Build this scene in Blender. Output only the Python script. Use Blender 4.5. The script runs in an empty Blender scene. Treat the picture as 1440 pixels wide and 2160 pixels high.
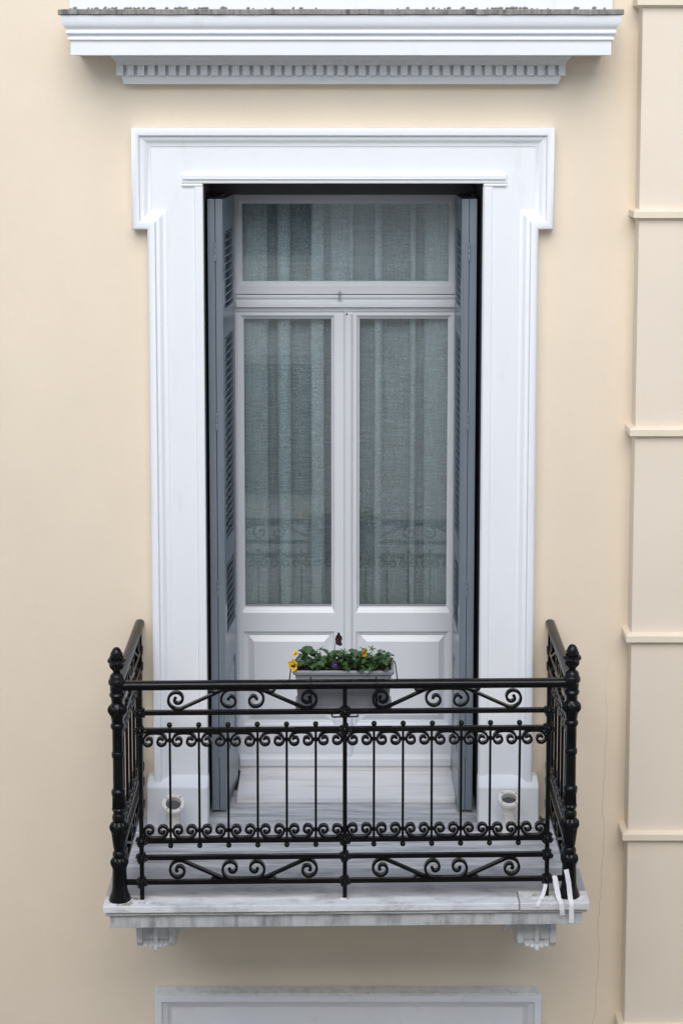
import bpy, bmesh, math, random
from mathutils import Vector, Matrix, noise
random.seed(7)
PI = math.pi
SC = bpy.context.scene
C = SC.collection

# ------------------------------------------------------------------ camera
cd = bpy.data.cameras.new('camera'); cam = bpy.data.objects.new('camera', cd); C.objects.link(cam)
cd.sensor_fit = 'VERTICAL'; cd.sensor_height = 36; cd.sensor_width = 36
cd.lens = 36 * 3750 / 2160
cd.shift_x = -2 / 2160; cd.shift_y = -517 / 2160
cd.clip_start = .05; cd.clip_end = 500
cam.location = (0, -7.5, 3.258)
cam.rotation_euler = (PI / 2 - math.atan(.11), 0, 0)
SC.camera = cam
SC.render.resolution_x = 682; SC.render.resolution_y = 1024

# ------------------------------------------------------------------ sky and sun (soft overcast day)
SUN_EL = math.radians(41)
W = bpy.data.worlds.new('World'); SC.world = W; W.use_nodes = True
wn = W.node_tree.nodes; wl = W.node_tree.links
bg = wn['Background']; sky = wn.new('ShaderNodeTexSky'); sky.sky_type = 'NISHITA'; sky.sun_disc = False
sky.sun_elevation = SUN_EL; sky.sun_rotation = PI; sky.air_density = 1.0; sky.dust_density = 1.2; sky.ozone_density = 1.0
wl.new(sky.outputs[0], bg.inputs[0]); bg.inputs[1].default_value = .13
sd = bpy.data.lights.new('sun', 'SUN'); sun = bpy.data.objects.new('sun', sd); C.objects.link(sun)
sd.energy = 1.4; sd.angle = math.radians(50); sd.color = (1, .98, .95)
sun.location = (0, -20, 25)
sun.rotation_euler = Vector((0.08, math.cos(SUN_EL), -math.sin(SUN_EL))).to_track_quat('-Z', 'Y').to_euler()
SC.view_settings.view_transform = 'Standard'; SC.view_settings.look = 'None'
SC.view_settings.gamma = 1; SC.view_settings.use_curve_mapping = False
SC.view_settings.exposure = 0.62

# ------------------------------------------------------------------ materials
def mat(name, col, rough=.6, var=.06, vscale=3., stretch=(1, 1, 1), bump=.0, bscale=60., spec=.5,
        col2=None, c2scale=4., c2lo=.5, c2hi=.7, metal=0., coat=0., vdetail=6., c2stretch=(1, 1, 1), bstretch=None):
    m = bpy.data.materials.new(name); m.use_nodes = True
    nt = m.node_tree; N = nt.nodes; L = nt.links; P = N['Principled BSDF']
    geo = N.new('ShaderNodeNewGeometry')
    def noise_(scale, st, detail=6., rgh=.6):
        mp = N.new('ShaderNodeMapping'); mp.inputs['Scale'].default_value = st
        L.new(geo.outputs['Position'], mp.inputs[0])
        nz = N.new('ShaderNodeTexNoise'); nz.inputs['Scale'].default_value = scale
        nz.inputs['Detail'].default_value = detail; nz.inputs['Roughness'].default_value = rgh
        L.new(mp.outputs[0], nz.inputs['Vector']); return nz
    n1 = noise_(vscale, stretch, vdetail)
    mr = N.new('ShaderNodeMapRange'); mr.inputs[1].default_value = .25; mr.inputs[2].default_value = .75
    mr.inputs[3].default_value = 1 - var; mr.inputs[4].default_value = 1 + var
    L.new(n1.outputs[0], mr.inputs[0])
    base = N.new('ShaderNodeRGB'); base.outputs[0].default_value = (*col, 1); out = base.outputs[0]
    if col2:
        n2 = noise_(c2scale, c2stretch, 8., .65)
        m2 = N.new('ShaderNodeMapRange'); m2.inputs[1].default_value = c2lo; m2.inputs[2].default_value = c2hi
        L.new(n2.outputs[0], m2.inputs[0])
        mx = N.new('ShaderNodeMixRGB'); mx.inputs[2].default_value = (*col2, 1)
        L.new(m2.outputs[0], mx.inputs[0]); L.new(out, mx.inputs[1]); out = mx.outputs[0]
    mu = N.new('ShaderNodeMixRGB'); mu.blend_type = 'MULTIPLY'; mu.inputs[0].default_value = 1
    L.new(out, mu.inputs[1]); L.new(mr.outputs[0], mu.inputs[2])
    L.new(mu.outputs[0], P.inputs['Base Color'])
    P.inputs['Roughness'].default_value = rough; P.inputs['Metallic'].default_value = metal
    P.inputs['Specular IOR Level'].default_value = spec; P.inputs['Coat Weight'].default_value = coat
    P.inputs['Coat Roughness'].default_value = .12
    if bump:
        nb = noise_(bscale, bstretch or (1, 1, 1), 5.)
        b = N.new('ShaderNodeBump'); b.inputs['Strength'].default_value = bump; b.inputs['Distance'].default_value = .004
        L.new(nb.outputs[0], b.inputs['Height']); L.new(b.outputs[0], P.inputs['Normal'])
    m['mul'] = mu.name
    return m

M = {}
M['wall'] = mat('cream_plaster', (.80, .69, .54), .75, .045, 1.6, (1, 1, .7), bump=.5, bscale=15, spec=.25)
M['pilaster'] = mat('pale_cream_plaster', (.79, .695, .565), .75, .03, 2., bump=.18, bscale=40, spec=.25)
M['ledge'] = mat('cream_ledge', (.80, .70, .55), .7, .04, 4., bump=.15, bscale=40, spec=.25)
M['white'] = mat('white_masonry_paint', (.805, .825, .84), .6, .025, 2.2, (1, 1, .35), bump=.28, bscale=22, spec=.3, col2=(.70, .70, .68), c2scale=5, c2lo=.60, c2hi=.82, c2stretch=(2, 2, .5))
M['white_low'] = mat('white_dusty_paint', (.76, .775, .80), .65, .03, 3., bump=.25, bscale=40, col2=(.66, .65, .63), c2scale=20, c2lo=.6, c2hi=.78)
M['white_worn'] = mat('white_weathered_edge', (.74, .745, .75), .7, .06, 20., bump=.4, bscale=120, col2=(.52, .50, .46), c2scale=30, c2lo=.5, c2hi=.75)
M['door'] = mat('door_pale_grey_paint', (.65, .675, .70), .32, .02, 3., (1, 1, .3), bump=.06, bscale=20, spec=.45)
M['shutter'] = mat('shutter_blue_grey_paint', (.175, .207, .240), .24, .08, 14., (1, 1, .2), bump=.12, bscale=50, bstretch=(1, 1, .25), spec=.5, col2=(.33, .37, .40), c2scale=38, c2lo=.69, c2hi=.76)
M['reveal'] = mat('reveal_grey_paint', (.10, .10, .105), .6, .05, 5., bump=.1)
M['iron'] = mat('black_iron_paint', (.0025, .0026, .0032), .24, .25, 22., bump=.28, bscale=60, spec=.26, col2=(.016, .016, .016), c2scale=48, c2lo=.66, c2hi=.78)
M['castiron'] = mat('black_cast_iron', (.0025, .0026, .0032), .2, .25, 22., bump=.35, bscale=140, spec=.3, col2=(.10, .10, .10), c2scale=130, c2lo=.71, c2hi=.75)
M['marble'] = mat('grey_marble', (.62, .63, .645), .5, .22, 5., (1, 14, 14), bump=.2, bscale=70, bstretch=(.3, 2, 2), col2=(.33, .335, .35), c2scale=3.4, c2lo=.42, c2hi=.62, c2stretch=(.7, 7, 7))
M['marble_edge'] = mat('weathered_marble_edge', (.75, .755, .76), .6, .12, 9., (1, 3, 6), bump=.4, bscale=70, col2=(.42, .42, .42), c2scale=5, c2lo=.5, c2hi=.72, c2stretch=(1.5, 3, 2.2))
M['fascia'] = mat('weathered_fascia', (.54, .55, .555), .75, .12, 9., (2.4, 1, .5), bump=.5, bscale=60, col2=(.20, .205, .20), c2scale=8, c2lo=.46, c2hi=.72, c2stretch=(2.2, 1, .5))
M['moulding'] = mat('weathered_moulding', (.52, .515, .50), .75, .2, 12., (1, 1, 3), bump=.5, bscale=80, col2=(.25, .24, .22), c2scale=9, c2lo=.45, c2hi=.7, c2stretch=(.6, 1, 4))
M['stone_new'] = mat('pale_repair_stone', (.68, .68, .67), .6, .08, 9., bump=.3, bscale=70, col2=(.42, .41, .39), c2scale=9, c2lo=.52, c2hi=.72)
M['mortar'] = mat('white_mortar', (.72, .72, .71), .85, .10, 40., bump=.8, bscale=110, col2=(.33, .27, .2), c2scale=26, c2lo=.5, c2hi=.62)
M['step'] = mat('white_marble_step', (.81, .815, .82), .4, .04, 6., (1, 8, 8), bump=.1, bscale=60, col2=(.58, .58, .58), c2scale=3, c2lo=.5, c2hi=.75, c2stretch=(.7, 6, 6))
M['capstone'] = mat('grey_weathered_capstone', (.27, .255, .23), .85, .3, 30., (2.4, 1, .6), bump=.8, bscale=90, col2=(.11, .105, .095), c2scale=24, c2lo=.5, c2hi=.68, c2stretch=(2, 1, .4))
M['gravel'] = mat('grit', (.27, .25, .215), .9, .4, 60., bump=.5)
M['corbel'] = mat('corbel_plaster', (.70, .705, .71), .7, .06, 14., bump=.3, bscale=60, col2=(.42, .42, .42), c2scale=14, c2lo=.52, c2hi=.72)
M['planter'] = mat('grey_plastic', (.27, .275, .295), .42, .03, 20., spec=.4)
M['soil'] = mat('soil', (.02, .015, .011), .95, .4, 80., bump=1., bscale=150)
M['leaf'] = mat('pansy_leaf', (.050, .105, .036), .42, .35, 55., bump=.25, bscale=160, spec=.4)
M['leaf2'] = mat('pansy_leaf_pale', (.075, .14, .045), .45, .3, 55., bump=.2, bscale=160, spec=.4)
M['stem'] = mat('pansy_stem', (.05, .10, .035), .5, .2)
M['yellow'] = mat('yellow_petal', (.82, .50, .012), .5, .12, 60., bump=.2, bscale=120, spec=.3)
M['orange'] = mat('orange_petal', (.75, .30, .01), .5, .15, 60., bump=.2, bscale=120, spec=.3)
M['maroon'] = mat('maroon_petal', (.035, .006, .016), .55, .3, 70., bump=.3, bscale=120, spec=.3)
M['purple'] = mat('purple_petal', (.045, .018, .10), .5, .3, 70., bump=.3, bscale=120, spec=.3)
M['darkeye'] = mat('dark_petal_eye', (.02, .007, .005), .6, .2)
M['lamp'] = mat('lamp_white_paint', (.80, .775, .71), .4, .05, 20., bump=.1, col2=(.5, .47, .4), c2scale=30, c2lo=.62, c2hi=.75)
M['lamp_inner'] = mat('lamp_reflector', (.035, .038, .042), .35, .1)
M['screw'] = mat('screw_steel', (.12, .12, .12), .35, .1, metal=.9)
M['steel'] = mat('galvanised_steel', (.45, .45, .46), .35, .1, metal=.9)
M['cloth'] = mat('white_cloth_strip', (.80, .80, .79), .85, .05, 60., bump=.3, bscale=300)
M['cable'] = mat('cream_cable', (.55, .53, .48), .6, .05)
M['facade'] = mat('street_facade_plaster', (.84, .83, .81), .85, .06, .6)
M['facade_trim'] = mat('street_facade_trim', (.55, .54, .52), .8, .05, 2.)
M['asphalt'] = mat('street_stone_paving', (.44, .38, .29), .85, .2, 6., bump=.5)
M['pave'] = mat('pavement_stone', (.45, .40, .33), .85, .15, 3., bump=.3)
M['paint_line'] = mat('road_paint', (.7, .7, .68), .7, .1)
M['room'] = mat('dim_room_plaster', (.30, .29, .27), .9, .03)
M['darkglass'] = mat('dark_window_glass', (.02, .024, .03), .06, .05, spec=.6)
M['weed'] = mat('small_weed', (.05, .10, .03), .6, .3)

# the rim of the slab is washed pale by rain, the tread behind it is grey
def rim_wash():
    nt = M['marble_edge'].node_tree; N = nt.nodes; L = nt.links; P = N['Principled BSDF']
    mu = N[M['marble_edge']['mul']]
    geo = N.new('ShaderNodeNewGeometry'); sp = N.new('ShaderNodeSeparateXYZ'); L.new(geo.outputs['Position'], sp.inputs[0])
    nz = N.new('ShaderNodeTexNoise'); nz.inputs['Scale'].default_value = 5; nz.inputs['Detail'].default_value = 7
    mp = N.new('ShaderNodeMapping'); mp.inputs['Scale'].default_value = (.8, 4, 4); L.new(geo.outputs['Position'], mp.inputs[0]); L.new(mp.outputs[0], nz.inputs['Vector'])
    a = N.new('ShaderNodeMath'); a.operation = 'MULTIPLY_ADD'; a.inputs[1].default_value = .10; L.new(nz.outputs[0], a.inputs[0]); L.new(sp.outputs[1], a.inputs[2])
    mr = N.new('ShaderNodeMapRange'); mr.interpolation_type = 'SMOOTHSTEP'; mr.inputs[1].default_value = -.735; mr.inputs[2].default_value = -.685; L.new(a.outputs[0], mr.inputs[0])
    mx = N.new('ShaderNodeMixRGB'); mx.blend_type = 'MULTIPLY'; mx.inputs[2].default_value = (.52, .53, .545, 1)
    L.new(mr.outputs[0], mx.inputs[0]); L.new(mu.outputs[0], mx.inputs[1]); L.new(mx.outputs[0], P.inputs['Base Color'])
rim_wash()

# hairline crack and worn stucco on the cream wall (marks with a shape of their own)
def wall_marks():
    nt = M['wall'].node_tree; N = nt.nodes; L = nt.links; P = N['Principled BSDF']
    mu = N[M['wall']['mul']]
    geo = N.new('ShaderNodeNewGeometry'); sp = N.new('ShaderNodeSeparateXYZ'); L.new(geo.outputs['Position'], sp.inputs[0])
    def math_(op, a, b=None, c=None):
        n = N.new('ShaderNodeMath'); n.operation = op
        for i, v in enumerate((a, b, c)):
            if v is None: continue
            if isinstance(v, (int, float)): n.inputs[i].default_value = v
            else: L.new(v, n.inputs[i])
        return n.outputs[0]
    nz = N.new('ShaderNodeTexNoise'); nz.inputs['Scale'].default_value = 1.; nz.inputs['Detail'].default_value = 8
    cz = N.new('ShaderNodeCombineXYZ'); L.new(math_('MULTIPLY', sp.outputs[2], 2.4), cz.inputs[2]); L.new(cz.outputs[0], nz.inputs['Vector'])
    off = math_('MULTIPLY', math_('SUBTRACT', nz.outputs[0], .5), .09)
    line = math_('ADD', math_('ADD', math_('MULTIPLY', sp.outputs[2], .022), 1.143), off)
    d = math_('ABSOLUTE', math_('SUBTRACT', sp.outputs[0], line))
    mr = N.new('ShaderNodeMapRange'); mr.inputs[1].default_value = .0008; mr.inputs[2].default_value = .0030
    mr.inputs[3].default_value = 1; mr.inputs[4].default_value = 0; L.new(d, mr.inputs[0])
    gate = N.new('ShaderNodeMapRange'); gate.inputs[1].default_value = .9; gate.inputs[2].default_value = .2
    gate.inputs[3].default_value = 0; gate.inputs[4].default_value = .32; L.new(sp.outputs[2], gate.inputs[0])
    fac = math_('MULTIPLY', mr.outputs[0], gate.outputs[0])
    mx = N.new('ShaderNodeMixRGB'); mx.inputs[2].default_value = (.36, .27, .18, 1)
    L.new(fac, mx.inputs[0]); L.new(mu.outputs[0], mx.inputs[1]); L.new(mx.outputs[0], P.inputs['Base Color'])
wall_marks()

# thin clear glass
g = bpy.data.materials.new('window_glass'); g.use_nodes = True; M['glass'] = g
n = g.node_tree.nodes; l = g.node_tree.links; n.remove(n['Principled BSDF'])
tr = n.new('ShaderNodeBsdfTransparent'); tr.inputs[0].default_value = (.958, .98, .982, 1)
gl = n.new('ShaderNodeBsdfGlossy'); gl.inputs['Roughness'].default_value = .0; gl.inputs[0].default_value = (.95, .97, 1, 1)
fr = n.new('ShaderNodeFresnel'); fr.inputs[0].default_value = 1.55
mx = n.new('ShaderNodeMixShader'); l.new(fr.outputs[0], mx.inputs[0]); l.new(tr.outputs[0], mx.inputs[1]); l.new(gl.outputs[0], mx.inputs[2])
l.new(mx.outputs[0], n['Material Output'].inputs[0])

# woven linen curtain
def linen():
    m = bpy.data.materials.new('linen_curtain'); m.use_nodes = True
    nt = m.node_tree; N = nt.nodes; L = nt.links; N.remove(N['Principled BSDF'])
    geo = N.new('ShaderNodeNewGeometry')
    def nz(st, lo, hi, a, b):
        mp = N.new('ShaderNodeMapping'); mp.inputs['Scale'].default_value = st; L.new(geo.outputs['Position'], mp.inputs[0])
        t = N.new('ShaderNodeTexNoise'); t.inputs['Scale'].default_value = 1; t.inputs['Detail'].default_value = 3
        L.new(mp.outputs[0], t.inputs['Vector'])
        r = N.new('ShaderNodeMapRange'); r.inputs[1].default_value = lo; r.inputs[2].default_value = hi
        r.inputs[3].default_value = a; r.inputs[4].default_value = b; L.new(t.outputs[0], r.inputs[0]); return r.outputs[0]
    a = nz((14, 6, 260), .3, .7, .80, 1.20); b = nz((240, 60, 9), .3, .7, .86, 1.14)
    mm = N.new('ShaderNodeMath'); mm.operation = 'MULTIPLY'; L.new(a, mm.inputs[0]); L.new(b, mm.inputs[1])
    mu = N.new('ShaderNodeMixRGB'); mu.blend_type = 'MULTIPLY'; mu.inputs[0].default_value = 1
    mu.inputs[1].default_value = (.90, .945, .965, 1); L.new(mm.outputs[0], mu.inputs[2])
    d = N.new('ShaderNodeBsdfDiffuse'); t = N.new('ShaderNodeBsdfTranslucent'); tp = N.new('ShaderNodeBsdfTransparent')
    L.new(mu.outputs[0], d.inputs[0]); L.new(mu.outputs[0], t.inputs[0])
    m1 = N.new('ShaderNodeMixShader'); m1.inputs[0].default_value = .12; L.new(d.outputs[0], m1.inputs[1]); L.new(t.outputs[0], m1.inputs[2])
    hole = nz((300, 80, 300), .35, .65, .66, .16)
    m2 = N.new('ShaderNodeMixShader'); L.new(hole, m2.inputs[0]); L.new(m1.outputs[0], m2.inputs[1]); L.new(tp.outputs[0], m2.inputs[2])
    L.new(m2.outputs[0], N['Material Output'].inputs[0]); return m
M['linen'] = linen()

# ------------------------------------------------------------------ mesh helpers
class MB:
    def __init__(s): s.v = []; s.f = []
    def add(s, vs, fs):
        k = len(s.v); s.v += [tuple(v) for v in vs]; s.f += [tuple(i + k for i in f) for f in fs]; return s
    def box(s, x0, x1, y0, y1, z0, z1):
        return s.add([(x0,y0,z0),(x1,y0,z0),(x1,y1,z0),(x0,y1,z0),(x0,y0,z1),(x1,y0,z1),(x1,y1,z1),(x0,y1,z1)],
                     [(0,3,2,1),(4,5,6,7),(0,1,5,4),(1,2,6,5),(2,3,7,6),(3,0,4,7)])
    def rings(s, rings, closed=True, cap0=False, cap1=False):
        n = len(rings[0]); vs = [p for r in rings for p in r]; fs = []
        for i in range(len(rings) - 1):
            for j in range(n if closed else n - 1):
                k = (j + 1) % n; fs.append((i*n+j, i*n+k, (i+1)*n+k, (i+1)*n+j))
        if cap0: fs.append(tuple(range(n))[::-1])
        if cap1: fs.append(tuple((len(rings)-1)*n + j for j in range(n)))
        return s.add(vs, fs)
    def rect_rings(s, r, prof, cap=True):
        # nested rectangles in the XZ plane: prof = [(inset, y)]
        x0, x1, z0, z1 = r
        return s.rings([[(x0+i,y,z0+i),(x1-i,y,z0+i),(x1-i,y,z1-i),(x0+i,y,z1-i)] for i, y in prof], cap1=cap)
    def lathe(s, prof, n=20, c=(0,0,0), rib=None, cap1=True):
        R = []
        for q, (r, z) in enumerate(prof):
            ring = []
            for j in range(n):
                a = 2*PI*j/n; k = 1.
                if rib and q in rib: k = 1 - .17*(j % 2)
                ring.append((c[0]+r*k*math.cos(a), c[1]+r*k*math.sin(a), c[2]+z))
            R.append(ring)
        return s.rings(R, cap0=True, cap1=cap1)
    def tube(s, pts, r, n=8, r1=None):
        pts = [Vector(p) for p in pts]; R = []; prev = None
        for i, p in enumerate(pts):
            t = (pts[min(i+1, len(pts)-1)] - pts[max(i-1, 0)]).normalized()
            if prev is None:
                u = t.orthogonal().normalized()
            else:
                u = (prev - t * prev.dot(t)).normalized()
            prev = u; w = t.cross(u)
            rr = r if r1 is None else r + (r1 - r) * i / (len(pts) - 1)
            R.append([tuple(p + rr*(math.cos(2*PI*j/n)*u + math.sin(2*PI*j/n)*w)) for j in range(n)])
        return s.rings(R, cap0=True, cap1=True)
    def band(s, pts, w, t0, t1=None):
        # flat bar swept along a path in the XZ plane (width w along Y)
        R = []; m = len(pts)
        for i, p in enumerate(pts):
            a = pts[max(i-1, 0)]; b = pts[min(i+1, m-1)]
            dx, dz = b[0]-a[0], b[1]-a[1]; q = math.hypot(dx, dz) or 1; nx, nz = -dz/q, dx/q
            t = t0 if t1 is None else t0 + (t1-t0)*i/(m-1)
            h = t/2; x, z = p
            R.append([(x-nx*h, -w/2, z-nz*h), (x+nx*h, -w/2, z+nz*h), (x+nx*h, w/2, z+nz*h), (x-nx*h, w/2, z-nz*h)])
        return s.rings(R, cap0=True, cap1=True)
    def ball(s, c, r, sub=2, sc=(1,1,1)):
        bm = bmesh.new(); bmesh.ops.create_icosphere(bm, subdivisions=sub, radius=r)
        s.add([(c[0]+v.co.x*sc[0], c[1]+v.co.y*sc[1], c[2]+v.co.z*sc[2]) for v in bm.verts], [[v.index for v in f.verts] for f in bm.faces])
        bm.free(); return s
    def prism(s, poly, z0, z1):
        n = len(poly)
        return s.rings([[(x, y, z0) for x, y in poly], [(x, y, z1) for x, y in poly]], cap0=True, cap1=True)
    def mesh(s, name, m, smooth=None):
        me = bpy.data.meshes.new(name); me.from_pydata(s.v, [], s.f)
        bm = bmesh.new(); bm.from_mesh(me); bmesh.ops.recalc_face_normals(bm, faces=bm.faces); bm.to_mesh(me); bm.free()
        me.materials.append(M[m])
        if smooth is not None:
            for p in me.polygons: p.use_smooth = True
            if smooth < 179: me.set_sharp_from_angle(angle=math.radians(smooth))
        return me
    def build(s, name, m, parent=None, smooth=None, bevel=0, seg=2, loc=None, rot=None):
        return link(name, s.mesh(name, m, smooth), parent, bevel, seg, loc, rot)

def link(name, me, parent=None, bevel=0, seg=2, loc=None, rot=None, scale=None):
    o = bpy.data.objects.new(name, me); C.objects.link(o)
    if parent: o.parent = parent
    if loc: o.location = loc
    if rot: o.rotation_euler = rot
    if scale: o.scale = scale
    if bevel:
        b = o.modifiers.new('bevel', 'BEVEL'); b.width = bevel; b.segments = seg; b.limit_method = 'ANGLE'; b.angle_limit = math.radians(35)
        b.harden_normals = False
    return o
def thing(name, label, cat, loc=(0,0,0), group=None, rz=0):
    o = bpy.data.objects.new(name, None); C.objects.link(o); o.location = loc; o.rotation_euler = (0,0,rz); o.empty_display_size = .1
    return tag(o, label, cat, group)
def tag(o, label=None, cat=None, group=None, kind=None):
    if label: o['label'] = label
    if cat: o['category'] = cat
    if group: o['group'] = group
    if kind: o['kind'] = kind
    return o
def local(o, parent_loc):  # helper for parts modelled in world metres under an empty that stands elsewhere
    o.location = -Vector(parent_loc); return o

# ================================================================== LARGE STRUCTURE
# ground: street sheet, pavements with kerbs
GZ = -5.2
tag(MB().box(-120, 120, -120, 120, GZ-.3, GZ).build('ground', 'asphalt'), kind='structure')
tag(MB().box(-60, 60, -8.56, -7.0, GZ+.004, GZ+.13).build('pavement', 'pave', bevel=.02), kind='structure')
tag(MB().box(-60, 60, -1.5, .3, GZ+.004, GZ+.13).build('pavement', 'pave', bevel=.02), kind='structure')

# the cream facade wall with its two openings
OX0, OX1, OZ1 = -.585, .591, 2.789
def wall():
    t = thing('facade_wall', 'smooth cream plastered house wall behind the black balcony', 'wall', (0, 0, GZ))
    b = MB(); X0, X1, Z0, Z1 = -9., 9., GZ, 6.5
    xs = [X0, -.70, OX0-.01, OX1+.01, .75, X1]
    def q(x0, x1, z0, z1): b.add([(x0,0,z0),(x1,0,z0),(x1,0,z1),(x0,0,z1)], [(0,1,2,3)])
    q(X0, OX0-.02, 0, Z1); q(OX1+.02, X1, 0, Z1); q(OX0-.02, OX1+.02, OZ1+.02, Z1)
    q(X0, -.62, -3.4, 0); q(.66, X1, -3.4, 0); q(-.62, .66, -1.05, 0); q(X0, X1, Z0, -3.4)
    local(b.build('plaster', 'wall', t), t.location)
    # ends, top and back of the wall so that it is a solid body
    e = MB().box(X0, X1, .62, .9, Z0, 0).box(X0, OX0-.3, .62, .9, 0, Z1).box(OX1+.3, X1, .62, .9, 0, Z1).box(OX0-.3, OX1+.3, .62, .9, OZ1+.25, Z1)
    e.box(X0-.02, X0-.001, 0, .9, Z0, Z1).box(X1+.001, X1+.02, 0, .9, Z0, Z1).box(X0-.02, X1+.02, -.02, .95, Z1+.002, Z1+.2)
    local(e.build('wall_core', 'wall', t), t.location)
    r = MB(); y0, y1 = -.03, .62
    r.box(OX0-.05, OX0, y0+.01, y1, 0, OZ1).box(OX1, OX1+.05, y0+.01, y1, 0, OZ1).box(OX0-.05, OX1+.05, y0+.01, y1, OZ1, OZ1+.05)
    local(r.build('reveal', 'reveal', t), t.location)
    return t
wall()
# dim room behind the curtains
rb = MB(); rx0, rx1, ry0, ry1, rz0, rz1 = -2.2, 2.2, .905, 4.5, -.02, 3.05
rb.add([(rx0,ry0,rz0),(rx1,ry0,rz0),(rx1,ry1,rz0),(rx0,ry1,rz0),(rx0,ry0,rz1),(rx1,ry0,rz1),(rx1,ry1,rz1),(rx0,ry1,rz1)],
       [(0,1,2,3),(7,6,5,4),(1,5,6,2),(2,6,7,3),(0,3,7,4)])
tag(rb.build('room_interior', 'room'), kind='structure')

# rusticated pilaster on the right
def pilaster():
    t = thing('pilaster', 'pale cream pilaster of stacked flat blocks at the right edge', 'pilaster', (1.6, 0, GZ))
    X0, X1 = 1.236, 2.06
    led = [-2.72, -1.82, -.918, -.036, .847, 1.743, 2.666, 3.543, 4.43, 5.3, 6.2]
    for a, c in zip([GZ+.14] + led, led + [6.49]):
        o = MB().box(X0, X1, -.10, .02, a+.001, c-.001).build('block', 'pilaster', t, bevel=.004); local(o, t.location)
    for z in led:
        h = .016
        pr = [(-.004, z-h-.012), (.012, z-h-.004), (.020, z-h), (.026, z-h+.002), (.026, z+h-.004), (.022, z+h), (-.004, z+h+.006)]
        R = [[(X0-o, .02, zz), (X0-o, -.10-o, zz), (X1+o, -.10-o, zz), (X1+o, .02, zz)] for o, zz in pr]
        o = MB().rings(R, closed=False).build('ledge', 'ledge', t); local(o, t.location)
pilaster()

# shouldered architrave round the balcony door
def sweep(path, prof, ends=True):
    """moulding swept along a polyline in the XZ plane; prof = [(inset to the right of travel, y)], mitred"""
    P = [Vector(p) for p in path]; m = len(P); dirs = [(P[i+1]-P[i]).normalized() for i in range(m-1)]
    nrm = [Vector((d.y, -d.x)) for d in dirs]; R = []
    for i in range(m):
        if i == 0: off = nrm[0]
        elif i == m-1: off = nrm[-1]
        else: off = (nrm[i-1]+nrm[i]) / (1 + nrm[i-1].dot(nrm[i]))
        R.append([(P[i].x+off.x*u, y, P[i].y+off.y*u) for u, y in prof])
    return R
SPROF = [(-.001, .0), (0, -.066), (.004, -.072), (.010, -.075), (.026, -.075), (.031, -.073), (.035, -.066), (.035, -.060), (.040, -.059), (.046, -.058), (.053, -.054),
         (.060, -.047), (.068, -.041), (.079, -.0385), (.079, -.033), (.088, -.033)]
def surround():
    t = thing('door_surround', 'white shouldered moulded surround framing the balcony door', 'door surround', (0, 0, 0))
    cx = .002
    path = [(cx-.82, .0), (cx-.82, 2.598), (cx-.884, 2.598), (cx-.884, 3.024), (cx+.884, 3.024), (cx+.884, 2.598), (cx+.82, 2.598), (cx+.82, .0)]
    MB().rings(sweep(path, SPROF), closed=False).build('outer_moulding', 'white', t, smooth=38)
    f = MB(); y = -.036
    f.box(cx-.81, OX0, y, .005, 0, 2.61).box(OX1, cx+.81, y, .005, 0, 2.61).box(cx-.87, cx+.87, y, .005, 2.61, 2.62)
    f = MB(); P = [(cx-.75,0),(OX0,0),(OX0,OZ1),(OX1,OZ1),(OX1,0),(cx+.75,0),(cx+.75,2.66),(cx+.81,2.66),(cx+.81,2.95),(cx-.81,2.95),(cx-.81,2.66),(cx-.75,2.66)]
    f.rings([[(x, .004, z) for x, z in P], [(x, -.035, z) for x, z in P]], cap0=False, cap1=True)
    f.build('flat_band', 'white', t)
    # raised fillet round the opening, its head running past the jambs
    b = MB(); bw = .040
    for (x0, x1) in ((OX0-bw, OX0+.001), (OX1-.001, OX1+bw)):
        b.rings([[(x0,-.030,0),(x1,-.030,0),(x1,-.030,2.777),(x0,-.030,2.777)],[(x0+.006,-.043,0),(x1-.003,-.043,0),(x1-.003,-.043,2.777),(x0+.006,-.043,2.777)]], cap1=True)
    b.build('jamb_fillet', 'white', t)
    h = MB(); x0, x1 = -.675, .690
    h.rings([[(x0,-.030,2.776),(x1,-.030,2.776),(x1,-.030,2.830),(x0,-.030,2.830)],
             [(x0+.004,-.044,2.780),(x1-.004,-.044,2.780),(x1-.004,-.044,2.826),(x0+.004,-.044,2.826)],
             [(x0+.016,-.050,2.786),(x1-.016,-.050,2.786),(x1-.016,-.050,2.818),(x0+.016,-.050,2.818)]], cap1=True)
    # keep the opening clear: the head piece sits above the clear height
    h2 = MB()
    h2.box(x0, x1, -.046, -.0345, OZ1+.001, 2.831)
    h2.box(x0, OX0-.001, -.0455, -.0344, 2.777, OZ1+.0005); h2.box(OX1+.001, x1, -.0455, -.0344, 2.777, OZ1+.0005)
    h2.build('head_fillet', 'white', t, bevel=.005)
    MB().box(x0+.006, x1-.006, -.054, -.0460, 2.806, 2.828).build('head_bead', 'white', t, bevel=.005, seg=3)
    for a, b_ in ((-.846, OX0+.003), (OX1-.003, .849)):
        p = MB().rings([[(a,.0,0),(b_,.0,0),(b_,-.1,0),(a,-.1,0)],[(a,0,.178),(b_,0,.178),(b_,-.1,.178),(a,-.1,.178)],
                        [(a+.002,0,.208),(b_-.002,0,.208),(b_-.002,-.044,.208),(a+.002,-.044,.208)]], cap1=True)
        p.build('plinth', 'white', t, bevel=.006, seg=3)
surround()

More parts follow.
